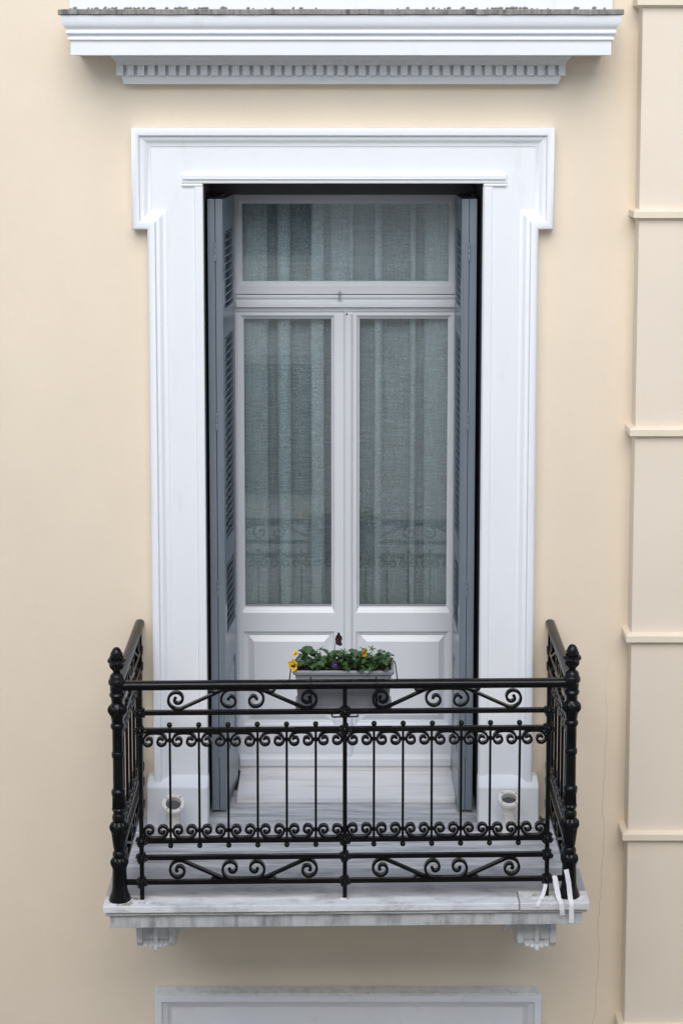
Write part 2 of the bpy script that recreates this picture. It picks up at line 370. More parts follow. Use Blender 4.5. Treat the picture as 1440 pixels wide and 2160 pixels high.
# surround of the window below the balcony: only its head shows
def low_surround():
    t = thing('window_surround', 'white moulded window head low on the wall below the balcony', 'window surround', (0, 0, -3.4))
    path = [(-.826, -3.4), (-.826, -.787), (.876, -.787), (.876, -3.4)]
    prof = [(0, .0), (0, -.066), (.004, -.072), (.030, -.072), (.034, -.066), (.034, -.058), (.046, -.056), (.054, -.050), (.060, -.043), (.068, -.040), (.068, -.034), (.075, -.033)]
    local(MB().rings(sweep(path, prof), closed=False).build('outer_moulding', 'white_low', t, smooth=38), t.location)
    P = [(-.765,-3.4),(-.62,-3.4),(-.62,-1.05),(.66,-1.05),(.66,-3.4),(.80,-3.4),(.80,-.85),(-.765,-.85)]
    local(MB().rings([[(x, .004, z) for x, z in P], [(x, -.034, z) for x, z in P]], cap1=True).build('flat_band', 'white_low', t), t.location)
    local(MB().box(-.823, .873, -.070, -.002, -.7865, -.779).build('dusty_top', 'white_worn', t, bevel=.004), t.location)
    local(MB().box(-.62, .66, .30, .34, -3.4, -1.05).build('closed_shutter_board', 'shutter', t), t.location)
low_surround()

# cornice over the door
def cornice():
    cx = -.006
    t = thing('cornice', 'white moulded cornice with a dentil row above the door surround', 'cornice', (cx, 0, 3.2))
    def ring(W0, d0, prof, name, m, parent, smooth=35):
        R = [[(cx-W0-o, .001, z), (cx-W0-o, -d0-o, z), (cx+W0+o, -d0-o, z), (cx+W0+o, .001, z)] for o, z in prof]
        return local(MB().rings(R, closed=False).build(name, m, parent, smooth=smooth), t.location)
    ring(1.09, .266, [(-.265, 3.322), (-.03, 3.322), (-.028, 3.324), (-.022, 3.322), (-.002, 3.322), (0, 3.324), (0, 3.379), (.004, 3.381), (.0095, 3.384), (.0105, 3.389), (.008, 3.394), (.002, 3.396), (.002, 3.401),
                      (.010, 3.404), (.0165, 3.410), (.0175, 3.416), (.016, 3.421), (.013, 3.423), (.016, 3.430), (.021, 3.434), (.027, 3.442), (.031, 3.455), (.033, 3.470), (.033, 3.482), (-.265, 3.483)],
         'crown_moulding', 'white', t)
    bed = ring(.903, .06, [(-.061, 3.205), (-.004, 3.205), (.0, 3.207), (.002, 3.216), (.006, 3.226), (.010, 3.233), (.010, 3.2405), (.001, 3.2405), (.001, 3.283), (.028, 3.283), (.028, 3.290), (.030, 3.298), (.036, 3.306), (.046, 3.312), (.049, 3.323)],
         'bed_moulding', 'white', t)
    # dentils: each a block of its own
    n = 43; L = 2*(.903+.027) - .0285
    me = MB().box(-.0142, .0142, -.009, .025, -.0205, .0205).mesh('dentil', 'white')
    for i in range(n):
        x = cx - L/2 + L*i/(n-1)
        o = link('dentil', me, bed); o.location = (x+random.uniform(-.0005, .0005), -.078, 3.2615)
        o.rotation_euler = (0, random.uniform(-.02, .02), 0)
    mside = MB().box(-.009, .0095, -.014, .014, -.0205, .0205).mesh('dentil', 'white')
    for s in (-1, 1):
        o = link('dentil', mside, bed); o.location = (cx+s*(.921), -.035, 3.2615)
    # cap slab, slightly ragged front edge
    W, d, b = 1.133, .309, MB()
    R = []
    for z, o in ((3.4835, -.006), (3.486, 0), (3.502, 0), (3.506, -.006)):
        row = [(cx-W-o, 0.02, z)]
        N = 120
        for i in range(N+1):
            x = cx - W + 2*W*i/N; k = noise.noise(Vector((x*17, z*60, 3)))*.004
            row.append((x, -d-o+k, z + noise.noise(Vector((x*23, z*5, 9)))*.0015))
        row.append((cx+W+o, .02, z)); R.append(row)
    local(b.rings(R, closed=False, cap0=True, cap1=True).build('cap_slab', 'capstone', t), t.location)
    return t
cornice()
# grit lying on the cornice
gb = MB()
for i in range(120):
    x = random.choice([random.uniform(-1.08, 1.07), random.gauss(-.95, .09), random.gauss(.66, .05), random.gauss(-.7, .2)])
    x = max(-1.09, min(1.08, x)); r = random.uniform(.003, .0085)
    gb.ball((x, random.uniform(-.30, -.27), 3.5075+r*.4), r, 1, (random.uniform(.8, 1.5), 1, random.uniform(.6, 1)))
tag(gb.build('grit', 'gravel'), 'loose grey grit lying along the cornice top', 'grit', kind='stuff')
# white panel of the storey above, standing on the cornice
tag(MB().box(-1.136, 1.124, -.03, .001, 3.4, 5.2).build('wall_panel', 'white', bevel=.004), 'bright white wall panel rising from the cornice at the top edge', 'wall panel')

# balcony slab
def slab():
    t = thing('balcony_slab', 'grey veined marble balcony floor slab with moulded weathered edge', 'balcony', (.016, -.4, -.1))
    XL, XR, YL, YR = -.9395, .973, -.843, -.808
    def fy(x): return YL + (YR-YL)*(x-XL)/(XR-XL)
    N = 60
    def edge(x0, x1, n, amp, seed, inset=0):
        return [(x0+(x1-x0)*i/n, fy(x0+(x1-x0)*i/n)+inset+noise.noise(Vector((i*.9, seed, 1)))*amp) for i in range(n+1)]
    P = [(XL, .30)] + edge(XL, .6955, 60, .0022, 1) + [(.6955, -.702), (XR, -.702), (XR, .30)]
    # marble floor laid in long slabs parallel to the wall
    seams = [.30, -.16, -.47]
    MB().prism([(XL+.004, .30), (XL, -.158), (XR, -.158), (XR-.004, .30)], -.028, -.0005).build('floor_slab', 'marble', t, bevel=.002)
    MB().prism([(XL, -.160), (XL, -.500), (XR, -.500), (XR, -.160)], -.028, 0).build('floor_slab', 'marble', t, bevel=.002)
    MB().prism([(XL, -.502)] + edge(XL, .6955, 60, .0022, 1) + [(.6955, -.704), (XR, -.704), (XR, -.502)], -.028, .0004).build('floor_slab', 'marble_edge', t, bevel=.0035)
    MB().prism(edge(.6985, XR, 14, .002, 5, -.004) + [(XR, -.7065), (.6985, -.7065)], -.028, .003).build('corner_stone', 'stone_new', t, bevel=.004)
    def body(prof, name, m):
        R = []
        for i, z in prof:
            row = [(XL+i, .30, z)] + [(x, y+i, z + noise.noise(Vector((x*11, z*9, 2)))*.0008) for x, y in
                   [(XL+i+(XR-XL-2*i)*k/40, fy(XL+i+(XR-XL-2*i)*k/40)+noise.noise(Vector((k*.7, z*30, 4)))*.0015) for k in range(41)]] + [(XR-i, .30, z)]
            R.append(row)
        MB().rings(R, closed=False, cap0=True, cap1=True).build(name, m, t)
    body([(.026, -.0283), (.026, -.0325), (.010, -.0332), (.009, -.0400), (.012, -.0440), (.024, -.0465), (.028, -.0470)], 'edge_moulding', 'moulding')
    body([(.034, -.0472), (.025, -.0500), (.025, -.085), (.0255, -.099), (.029, -.1015)], 'fascia', 'fascia')
    for o in t.children: o.location = -t.location
    # repair mortar at the feet of the posts
    for (x, y, rx, ry) in ((-.875, -.80, .070, .042), (-.80, -.795, .052, .026), (.905, -.765, .055, .042), (.80, -.765, .075, .024), (.0095, -.772, .020, .014)):
        b = MB(); n = 26; ring0 = []; ring1 = []
        for j in range(n):
            a = 2*PI*j/n; k = 1 + .35*noise.noise(Vector((math.cos(a)*2+x*9, math.sin(a)*2, y*7)))
            px, py = x+rx*k*math.cos(a), y+ry*k*math.sin(a)
            py = max(py, fy(px)+.004); px = min(max(px, XL+.004), XR-.004)
            ring0.append((px, py, -.002)); ring1.append((x+(px-x)*.8, y+(py-y)*.8, .006+.004*noise.noise(Vector((a*3, x, 1)))))
        b.rings([ring0, ring1], cap1=True); o = b.build('mortar_patch', 'mortar', t, smooth=80); o.location = -t.location
slab()

# corbels under the slab
def corbel(x, label):
    t = thing('corbel', label, 'corbel', (x, -.35, -.1), 'corbels under the balcony slab')
    b = MB(); hw = .079
    side = [(0, -.105), (0, -.50), (-.06, -.49), (-.13, -.44), (-.22, -.37), (-.36, -.31), (-.50, -.285), (-.60, -.272), (-.650, -.258), (-.670, -.235), (-.672, -.180), (-.655, -.135), (-.655, -.105)]
    sl = [(y, z) for y, z in side]
    def loft(x0, x1, dy=0., dz=0.):
        return [[(x0, y-dy, z) for y, z in sl], [(x1, y-dy, z) for y, z in sl]]
    core = MB().rings([[(a, y*.975, -.105+(z+.105)*.93) for y, z in sl] for a in (-hw+.01, hw-.01)], cap0=True, cap1=True)
    parts = [core.build('core', 'corbel', t, bevel=.003)]
    for s in (-1, 1):
        a, c = sorted((s*hw, s*(hw-.026)))
        parts.append(MB().rings([[(a, y, z) for y, z in sl], [(c, y, z) for y, z in sl]], cap0=True, cap1=True).build('side_volute', 'corbel', t, bevel=.005, seg=3))
    parts.append(MB().rings([[(a, y-.002 if y < 0 else y, z-.002) for y, z in sl] for a in (-.009, .009)], cap0=True, cap1=True).build('centre_rib', 'corbel', t, bevel=.005, seg=3))
    parts.append(MB().box(-hw-.006, hw+.006, -.668, -.002, -.122, -.1035).build('top_plate', 'corbel', t, bevel=.003))
    # carved leaf with drooping tips
    for dx, ln, w in ((-.038, .008, .022), (-.019, .016, .020), (0, .032, .024), (.019, .016, .020), (.038, .008, .022)):
        R = []
        for i in range(7):
            u = i/6; zz = -.235 - (ln+.008)*u; yy = -.645 - .030*math.sin(u*2.2); ww = w*(1-u**2.2)*.55+.0012
            R.append([(dx+ww*math.cos(a), yy+ww*.8*math.sin(a), zz) for a in [k*PI/4 for k in range(8)]])
        parts.append(MB().rings(R, cap0=True, cap1=True).build('leaf_tip', 'corbel', t, smooth=60))
    for o in parts: o.location = (0, .35, .1)
    t.location = (x, -.35, -.1)
corbel(-.752, 'carved scroll corbel under the left end of the balcony slab')
corbel(.783, 'carved scroll corbel under the right end of the balcony slab')

# marble threshold step
tag(MB().box(-.474, .506, .150, .470, .0005, .028).build('threshold_step', 'step', bevel=.004), 'white marble threshold step at the foot of the glazed doors', 'step')

# ================================================================== DOOR
def door():
    t = thing('french_door', 'pale grey glazed double door with transom light', 'door', (.0135, .46, .03))
    T = Vector(t.location)
    def pb(b, name, m, par=t, **k):
        o = b.build(name, m, par, **k); o.location = -T if par is t else (0, 0, 0); return o
    YF = .46
    fr = MB().box(-.575, -.4785, YF-.004, .56, .03, 2.79).box(.5055, .585, YF-.004, .56, .03, 2.79).box(-.4785, .5055, YF-.004, .56, 2.708, 2.79)
    pb(fr, 'frame', 'door', bevel=.003)
    pb(MB().box(-.582, .588, .40, .4555, 2.712, 2.7885), 'header_board', 'reveal', bevel=.003)
    # transom light
    R = (-.478, .505, 2.2590, 2.7075); P = (-.4505, .4780, 2.3146, 2.6663)
    ts = MB(); x0, x1, z0, z1 = R; a0, a1, c0, c1 = (P[0]-.014, P[1]+.014, P[2]-.016, P[3]+.014)
    def rr(x0, x1, z0, z1, y): return [(x0,y,z0),(x1,y,z0),(x1,y,z1),(x0,y,z1)]
    ts.rings([rr(*R, .50), rr(*R, YF+.001), rr(a0, a1, c0, c1, YF+.001), rr(P[0]-.004, P[1]+.004, P[2]-.004, P[3]+.004, YF+.012), rr(*P, YF+.014), rr(*P, .50)])
    o = pb(ts, 'transom_sash', 'door', bevel=.002)
    MB().box(P[0]-.003, P[1]+.003, .482, .486, P[2]-.003, P[3]+.003).box(P[0]-.003, P[1]+.003, .494, .498, P[2]-.003, P[3]+.003).build('pane', 'glass', o)
    # transom bar of stepped mouldings
    tb = MB(); pr = [(.50, 2.2555), (.452, 2.2555), (.450, 2.252), (.450, 2.244), (.455, 2.240), (.459, 2.232), (.459, 2.226), (.444, 2.2225), (.440, 2.218), (.440, 2.203), (.446, 2.199), (.453, 2.193), (.457, 2.184), (.459, 2.1790), (.50, 2.1790)]
    tb.rings([[(-.478, y, z) for y, z in pr], [(.505, y, z) for y, z in pr]], cap0=True, cap1=True)
    pb(tb, 'transom_bar', 'door', smooth=25)
    lt = MB().box(-.018, -.008, .432, .4585, 2.262, 2.276).box(-.016, -.010, .430, .440, 2.236, 2.268).box(-.019, -.007, .434, .449, 2.240, 2.248)
    pb(lt, 'catch', 'steel', bevel=.001)
    # leaves
    for side, (lx0, lx1, p0, p1, q0, q1) in enumerate(((-.4775, .0075, -.447, -.050, -.4566, -.035), (.0090, .5045, .077, .4775, .0612, .4925))):
        lf = MB(); zb, zt = .062, 2.1765
        zp0, zp1 = .806, 2.146; b = .0145
        rows = [zb, .2443, .6922, zp0-.026, zt]
        # stiles and rails as one face with two openings
        def face(x0, x1, z0, z1): lf.add([(x0,YF,z0),(x1,YF,z0),(x1,YF,z1),(x0,YF,z1)], [(0,1,2,3)])
        gx0, gx1, gz0, gz1 = p0-b, p1+b, zp0-.026, zp1+.0165
        face(lx0, gx0, gz0, gz1); face(gx1, lx1, gz0, gz1); face(lx0, lx1, gz1, zt)
        face(lx0, lx1, .6922, gz0); face(lx0, q0, .2443, .6922); face(q1, lx1, .2443, .6922); face(lx0, lx1, zb, .2443)
        lf.box(lx0, lx1, YF+.0005, YF+.001, zb, zb+.001)
        lf.add([(lx0,YF,zb),(lx0,YF,zt),(lx0,.505,zt),(lx0,.505,zb),(lx1,YF,zb),(lx1,YF,zt),(lx1,.505,zt),(lx1,.505,zb)], [(0,1,2,3),(4,5,6,7),(1,5,6,2),(0,4,7,3)])
        leaf = pb(lf, 'door_leaf', 'door')
        bd = MB().rings([rr(gx0, gx1, gz0, gz1, YF), rr(gx0+.003, gx1-.003, gz0+.004, gz1-.003, YF+.003), rr(p0-.003, p1+.003, zp0-.004, zp1+.003, YF+.013), rr(p0, p1, zp0, zp1, YF+.014), rr(p0, p1, zp0, zp1, .50)])
        bd.build('glazing_bead', 'door', leaf)
        MB().box(p0-.003, p1+.003, .483, .487, zp0-.003, zp1+.003).box(p0-.003, p1+.003, .495, .499, zp0-.003, zp1+.003).build('pane', 'glass', leaf)
        MB().box(p0, p1, .480, .4825, zp0, zp0+.010).build('sealant', 'planter', leaf)
        pn = MB().rect_rings((q0, q1, .2443, .6922), [(0, YF), (.003, YF+.005), (.010, YF+.012), (.016, YF+.013), (.018, YF+.018), (.022, YF+.018), (.046, YF+.004), (.049, YF+.002)])
        pn.build('raised_panel', 'door', leaf)
    pb(MB().rings([[(x, y, z) for x, y in ((.0070, .4592), (.0085, .446), (.016, .441), (.036, .441), (.0435, .446), (.045, .4592))] for z in (.066, 2.170)], cap0=True, cap1=True), 'astragal', 'door')
    pb(MB().box(.0165, .0215, .4385, .4415, 2.166, 2.176), 'bolt_slot', 'castiron')
    for x0, x1 in ((-.476, .0065), (.0115, .503)):
        wb = MB().rings([[(x, y, z) for y, z in ((.459, .110), (.444, .102), (.434, .092), (.434, .060), (.440, .054), (.459, .054))] for x in (x0, x1)], cap0=True, cap1=True)
        pb(wb, 'weather_bar', 'door', bevel=.002)
    pb(MB().box(-.478, .505, .452, .50, .0285, .050), 'sill_strip', 'step', bevel=.003)
door()

# linen curtains, deep folds
def curtain(x0, x1, seed, label):
    rnd = random.Random(seed); b = MB(); n = 300; m = 14
    # irregular fold phase
    ph = [0]; 
    for i in range(n): ph.append(ph[-1] + (.5 + 1.1*abs(noise.noise(Vector((i*.021+seed*3.1, seed, 0))))*2.2))
    k = 2*PI*4.3/ph[-1]; R = []
    for j in range(m+1):
        v = j/m; z = .045 + (2.745-.045)*v; row = []
        for i in range(n+1):
            u = i/n; p = ph[i]*k + seed
            amp = (.042 + .018*noise.noise(Vector((u*4, seed, v*.8))))*(1-.25*v)
            drift = .012*noise.noise(Vector((u*3+seed, v*1.6, 5)))*(1-v)
            x = x0 + (x1-x0)*u + (.060+.055*noise.noise(Vector((u*4.3, seed*2, 3))))*math.sin(p) + drift
            y = .562 + amp*math.cos(p) + .006*noise.noise(Vector((u*16, v*3, seed)))
            row.append((x, y, z))
        R.append(row)
    b.rings(R, closed=False)
    o = b.build('curtain', 'linen', smooth=180)
    tag(o, label, 'curtain', 'linen curtains behind the glass')
curtain(-.56, .04, 1.3, 'grey green linen curtain behind the left door pane')
curtain(0.0, .58, 4.1, 'grey green linen curtain behind the right door pane')

# ================================================================== SHUTTERS
slatme = None
def shutter(side, label):
    """pair of folded leaves standing in the reveal; local frame: x towards the room's middle, y into the wall"""
    s = 1 if side == 'left' else -1
    root = thing('folding_shutter', label, 'shutter', ((-.574 if s > 0 else .572), .04, .016), 'folded shutters in the door reveal')
    Z0, Z1 = .0, 2.702; WD = .335; T = .0315
    panels = [(.24, .62, 'panel'), (.786, 1.090, 'louvre'), (1.197, 2.099, 'louvre'), (2.224, 2.557, 'louvre')]
    for k, (off, ang) in enumerate(((0.0, 2.0), (.0335, 5.2)) if s > 0 else ((0.0, 1.0), (.0330, 1.2))):
        b = MB(); st = .048
        # stiles and rails with a bead step at the front edges
        b.box(0, T, 0, st, Z0, Z1); b.box(0, T, WD-st, WD, Z0, Z1)
        zs = [Z0] + [v for p in panels for v in p[:2]] + [Z1]
        for a, c in zip(zs[0::2], zs[1::2]): b.box(.0005, T-.0005, st-.001, WD-st+.001, a, c)
        if s < 0: b.v = [(-x, y, z) for x, y, z in b.v]
        leaf = link('shutter_leaf', b.mesh('shutter_leaf', 'shutter'), root, bevel=.0022)
        leaf.location = (s*off, 0, 0); leaf.rotation_euler = (0, 0, -s*math.radians(ang))
        # thin rebate strip along the front edge
        rb_ = MB().box(T-.0075 if k else .001, T-.0005 if k else .006, -.0035, .0005, Z0+.001, Z1-.001)
        if s < 0: rb_.v = [(-x, y, z) for x, y, z in rb_.v]
        link('edge_strip', rb_.mesh('edge_strip', 'shutter'), leaf, bevel=.001)
        if k == 0:
            p_ = MB()
            for a, c, _ in panels: p_.box(.004, .014, st, WD-st, a, c)
            if s < 0: p_.v = [(-x, y, z) for x, y, z in p_.v]
            link('infill_panel', p_.mesh('infill_panel', 'shutter'), leaf)
            continue
        L = WD - 2*st
        me = MB().rings([[(.003, y, -.0125), (.003, y, -.0075), (.0285, y, .0105), (.0300, y, .0085), (.0290, y, .0055)] for y in (st, WD-st)], cap0=True, cap1=True)
        if s < 0: me.v = [(-x, y, z) for x, y, z in me.v]
        me = me.mesh('slat', 'shutter')
        for a, c, kind in panels:
            if kind == 'louvre':
                nn = round((c-a)/.0335); 
                for i in range(nn): 
                    o = link('slat', me, leaf); o.location = (0, 0, a+(c-a)*(i+.5)/nn)
                    o.rotation_euler = (0, random.uniform(-.03, .03), 0)
                bk = MB().box(.001, .0035, st, WD-st, a, c)
                if s < 0: bk.v = [(-x, y, z) for x, y, z in bk.v]
            else:
                bk = MB().rings([[(x, st+i, a+i), (x, WD-st-i, a+i), (x, WD-st-i, c-i), (x, st+i, c-i)] for i, x in ((0, .022), (.006, .021), (.03, .029), (.033, .030))], cap1=True)
                if s < 0: bk.v = [(-x, y, z) for x, y, z in bk.v]
                link('raised_panel', bk.mesh('raised_panel', 'shutter'), leaf)
    # hinge knuckles between the leaves
    for z in (2.478, 1.744, 1.007, .28):
        h = MB().lathe([(.0045, -.036), (.0045, -.0125), (.0040, -.012), (.0040, -.011), (.0045, -.0105), (.0045, .012), (.0040, .0125), (.0040, .0135), (.0045, .014), (.0045, .034), (.003, .037)], 10)
        h.ball((0, 0, -.038), .005, 1)
        h.box(-.010, .010, .003, .0055, -.030, .030)
        h.build('hinge', 'shutter', root, smooth=50, loc=(s*.0325, -.0045, z))
shutter('left', 'blue grey louvred shutter folded against the left side of the door')
shutter('right', 'blue grey louvred shutter folded against the right side of the door')

# ================================================================== RAILING
RC, RSL = .0095, .0203
def ry(x): return -.77 + RSL*(x-RC)
RZ = math.atan(RSL)
LP, RP = (-.878, ry(-.878)), (.898, ry(.898))
rail = thing('balcony_railing', 'black wrought iron balcony railing with scrolls and cast corner posts', 'railing', (RC, -.4, 0))
def rp(o): o.parent = rail; o.location = Vector(o.location) - Vector(rail.location); return o
def spiral(cx, cz, a0, sw, r0, r1, n=40):
    return [(cx+(r0+(r1-r0)*i/n)*math.cos(math.radians(a0+sw*i/n)), cz+(r0+(r1-r0)*i/n)*math.sin(math.radians(a0+sw*i/n))) for i in range(n+1)]
def s_scroll(cx, h):
    """leaning scroll: curl at the outer end, straight bar rising to the upper rail; z from -h to h"""
    b = MB(); cz = -h+.0445
    sp = spiral(cx, cz, -65, -505, .0415, .008, 46)
    x, z = sp[0]; dx = (h-.005-z)/math.tan(math.radians(25))
    line = [(x+dx+.012, h-.0015), (x+dx, h-.005)] + [(x+dx*(1-i/6), (h-.005)+(z-h+.005)*i/6) for i in range(1, 6)]
    b.band(line+sp, .021, .0096)
    b.ball((sp[-1][0], 0, sp[-1][1]), .0078, 1)
    e = x+dx
    tail = [(e-.012, h-.008), (e-.022, h-.0115), (e-.032, h-.0125), (e-.041, h-.010), (e-.047, h-.004), (e-.049, h)]
    b.band(tail, .021, .0095, .003)
    return b
def c_scroll(L, h):
    b = MB(); c = L/2 - .0475
    a = spiral(c, h-.0445, 90, 430, .0415, .008, 44)
    pts = list(reversed(a)) + [(L/2, h-.002)] + [(L-x, z) for x, z in a]
    b.band(pts, .021, .0096); b.ball((a[-1][0], 0, a[-1][1]), .0078, 1); b.ball((L-a[-1][0], 0, a[-1][1]), .0078, 1)
    return b
def small_c(s):
    """little C scroll hung between two balusters under a rail, z = 0 at the rail"""
    b = MB(); cx, cz = .0325, -.0355
    sp = spiral(cx, cz, 180, 330, .0205, .0085, 24)
    up = [(.0120+.034*(1-math.cos(u)), cz+(-.003-cz)*math.sin(u)) for u in [PI/2*i/7 for i in range(1, 8)]]
    half = list(reversed(sp)) + up
    pts = half + [(s/2, -.0025)] + [(s-x, z) for x, z in reversed(half)]
    b.band(pts, .021, .0090)
    for x in (sp[-1][0], s-sp[-1][0]): b.ball((x, 0, sp[-1][1]), .0060, 1)
    return b
def rosette():
    b = MB().ball((0, 0, 0), .0145, 2)
    for k in range(8):
        a = 2*PI*k/8; b.ball((.0145*math.cos(a), -.009, .0145*math.sin(a)), .0072, 1, (1, .9, 1))
        b.ball((.0145*math.cos(a+.4), .009, .0145*math.sin(a+.4)), .0072, 1)
    b.ball((0, -.0155, 0), .0065, 1); b.tube([(0, 0, -.024), (0, 0, .024)], .0095, 8); b.tube([(-.024, 0, 0), (.024, 0, 0)], .0095, 8)
    return b
HB = .0425
ZR = {'r2': .767, 'r3': .6955, 'r4': .245, 'r5': .1765, 'r6': .0755}
ros = rosette().mesh('rosette', 'castiron', 50)
ballm = MB().ball((0, 0, 0), .0112, 2).mesh('ball_finial', 'iron', 60)
collar = MB().box(-.0125, .0125, -.0095, .0095, -.0045, .0045).tube([(0, 0, -.007), (0, 0, .007)], .0072, 8).mesh('collar', 'iron')
def panel(x0, x1, fn, rot, nb, balr):
    """fill one railing section; fn(u) -> (x, y) of a point u metres from the section's start"""
    L = x1 - x0; s = L/nb
    scx = .145 if L > .75 else .112
    ms, mc, mk = s_scroll(scx, HB).mesh('leaning_scroll', 'iron', 40), c_scroll(L, HB).mesh('double_curl_scroll', 'iron', 40), small_c(s).mesh('small_scroll', 'iron', 40)
    bal = MB().tube([(0, 0, .245), (0, 0, .6955)], balr, 8).mesh('baluster', 'iron', 50)
    def put(name, me, u, z, sc=None):
        x, y = fn(u); j = name in ('small_scroll', 'leaning_scroll', 'double_curl_scroll'); e = (lambda: random.uniform(.975, 1.02)) if j else (lambda: 1)
        sc = sc or (1, 1, 1); w = .012 if j else .004 if name == 'baluster' else 0
        return rp(link(name, me, None, loc=(x, y+random.uniform(-1, 1)*.0008, z), rot=(0, random.uniform(-w, w)*(.25 if 'g_' in name or 'double' in name else 1), rot), scale=(sc[0]*(e() if name == 'small_scroll' else 1), sc[1], sc[2]*e())))
    for zc, fz in ((.8185, 1), (.126, -1)):
        put('leaning_scroll', ms, 0, zc, (1, 1, fz)); put('leaning_scroll', ms, L, zc, (-1, 1, fz)); put('double_curl_scroll', mc, 0, zc, (1, 1, fz))
    for i in range(nb):
        put('small_scroll', mk, s*i, .688); put('small_scroll', mk, s*i, .2525, (1, 1, -1))
        if i:
            put('baluster', bal, s*i, 0); put('ball_finial', ballm, s*i, .7165); put('ball_finial', ballm, s*i, .2245)
            put('collar', collar, s*i, .6545); put('collar', collar, s*i, .2860)
def rails():
    # front
    sec = [-.7898, RC, .8088]
    for a, b in ((sec[0], sec[1]), (sec[1], sec[2])):
        panel(a, b, lambda u, a=a: (a+u, ry(a+u)), RZ, 7, .0048)
    P0, P1 = Vector((*LP, 0)), Vector((*RP, 0))
    def bar(name, p, q, z, w, h, bev=.002, m='iron'):
        p, q = Vector((p[0], p[1], 0)), Vector((q[0], q[1], 0)); d = (q-p); L = d.length
        o = MB().box(0, L, -w/2, w/2, -h/2, h/2).build(name, m, None, bevel=bev)
        o.location = (p.x, p.y, z); o.rotation_euler = (0, 0, math.atan2(d.y, d.x)); return rp(o)
    def handrail(p, q, z):
        p, q = Vector((p[0], p[1], 0)), Vector((q[0], q[1], 0)); d = (q-p); L = d.length
        pr = [(-.019, -.010), (-.013, -.0165), (.013, -.0165), (.019, -.010), (.0205, 0), (.019, .008), (.013, .0145), (.006, .017), (-.006, .017), (-.013, .0145), (-.019, .008), (-.0205, 0)]
        o = MB().rings([[(x, y, zz) for y, zz in pr] for x in (0, L)], cap0=True, cap1=True).build('handrail', 'iron', None, smooth=40)
        o.location = (p.x, p.y, z); o.rotation_euler = (0, 0, math.atan2(d.y, d.x)); return rp(o)
    handrail(LP, RP, .878)
    handrail(LP, (-.878, .01), .878); handrail(RP, (.900, .01), .878)
    F = lambda x: (x, ry(x))
    for k in ('r2', 'r3', 'r4', 'r5'): bar('rail', F(sec[0]), F(sec[2]), ZR[k], .0185, .0180)
    bar('rail', LP, RP, ZR['r6'], .0185, .0180)
    for x in sec:
        o = MB().box(-.0085, .0085, -.0085, .0085, -.002, .868).build('upright', 'iron', None, bevel=.002, loc=(x, ry(x), 0), rot=(0, 0, RZ)); rp(o)
        for k in ZR: rp(link('rosette', ros, None, loc=(x, ry(x)-.003, ZR[k]), rot=(0, random.uniform(0, .7), RZ)))
    # sides
    for X, P, s in ((-.878, LP, -1), (.899, RP, 1)):
        y0, y1 = P[1]+.045, -.030
        panel(0, y1-y0, lambda u, X=X, y0=y0: (X, y0+u), PI/2, 6, .0065)
        for k in ZR: bar('rail', (X, P[1]), (X, .012), ZR[k], .0185, .0180)
        o = MB().box(-.011, .011, -.011, .011, .02, .868).build('wall_upright', 'iron', None, bevel=.002, loc=(X, y1, 0)); rp(o)
        for k in ZR: rp(link('rosette', ros, None, loc=(X, y1, ZR[k]), rot=(0, 0, s*PI/2)))
    # clip below the second rail at the middle
    o = MB().tube([(-.050, 0, .012), (-.050, 0, .004), (-.046, 0, 0), (.046, 0, .002), (.051, 0, .004), (.051, 0, .010)], .0032, 8).build('clip_bar', 'iron', None, smooth=50, loc=(RC, ry(RC)-.013, .7485)); rp(o)
rails()
PROF = [(0.0, 1.0325), (0.010, 1.029), (0.0166, 1.0212), (0.0215, 1.009), (0.024, 0.9945), (.0235, .988), (0.0314, 0.987), (0.036, 0.980), (0.035, 0.9745), (0.0295, 0.969), (0.0290, 0.9600), (0.0265, 0.9507), (0.0166, 0.9393), (0.0147, 0.9298), (0.0235, 0.9225), (0.0265, 0.918), (0.0277, 0.9088), (0.0300, 0.904), (0.0333, 0.8974), (0.0333, 0.8859), (0.0278, 0.8783), (0.0277, 0.8668), (0.0265, 0.850), (0.0305, 0.8431), (0.0300, 0.837), (0.024, 0.8286), (0.0222, 0.8076), (0.0270, 0.800), (0.0334, 0.7942), (0.038, 0.7847), (0.038, 0.775), (0.034, 0.767), (0.0297, 0.7616), (0.0259, 0.7521), (0.0222, 0.7271), (0.027, 0.7206), (0.0275, 0.7120), (0.0250, 0.706), (0.0213, 0.6984), (0.0213, 0.6119), (0.0240, 0.608), (0.0250, 0.5985), (0.0240, 0.590), (0.0205, 0.5868), (0.0210, 0.4605), (0.0270, 0.4540), (0.0285, 0.4459), (0.0269, 0.4362), (0.0242, 0.4266), (0.0250, 0.3831), (0.0270, 0.3780), (0.0250, 0.3704), (0.0205, 0.3607), (0.0250, 0.3521), (0.0268, 0.3431), (0.0255, 0.3335), (0.0215, 0.3267), (0.0335, 0.3171), (0.0380, 0.3060), (0.0375, 0.2975), (0.0335, 0.2888), (0.0300, 0.2791), (0.0224, 0.2149), (0.0205, 0.2071), (0.0262, 0.1984), (0.0265, 0.1866), (0.0225, 0.1798), (0.0316, 0.1730), (0.0362, 0.1623), (0.0355, 0.1533), (0.0317, 0.1446), (0.028, 0.1329), (0.0299, 0.0586), (0.0337, 0.0352), (0.0390, 0.0235), (0.0413, 0.0165), (0.0413, 0.010), (.0435, .008), (0.0435, -0.002)]
PROF = [(max(r, .0005), z) for r, z in PROF]
ribbed = {i for i, (r, z) in enumerate(PROF) if .975 < z < .985 or .945 < z < .965 or .766 < z < .797 or .289 < z < .318 or .150 < z < .175 or .225 < z < .285 or .38 < z < .43}
pm = MB().lathe(PROF, 28, rib=ribbed)
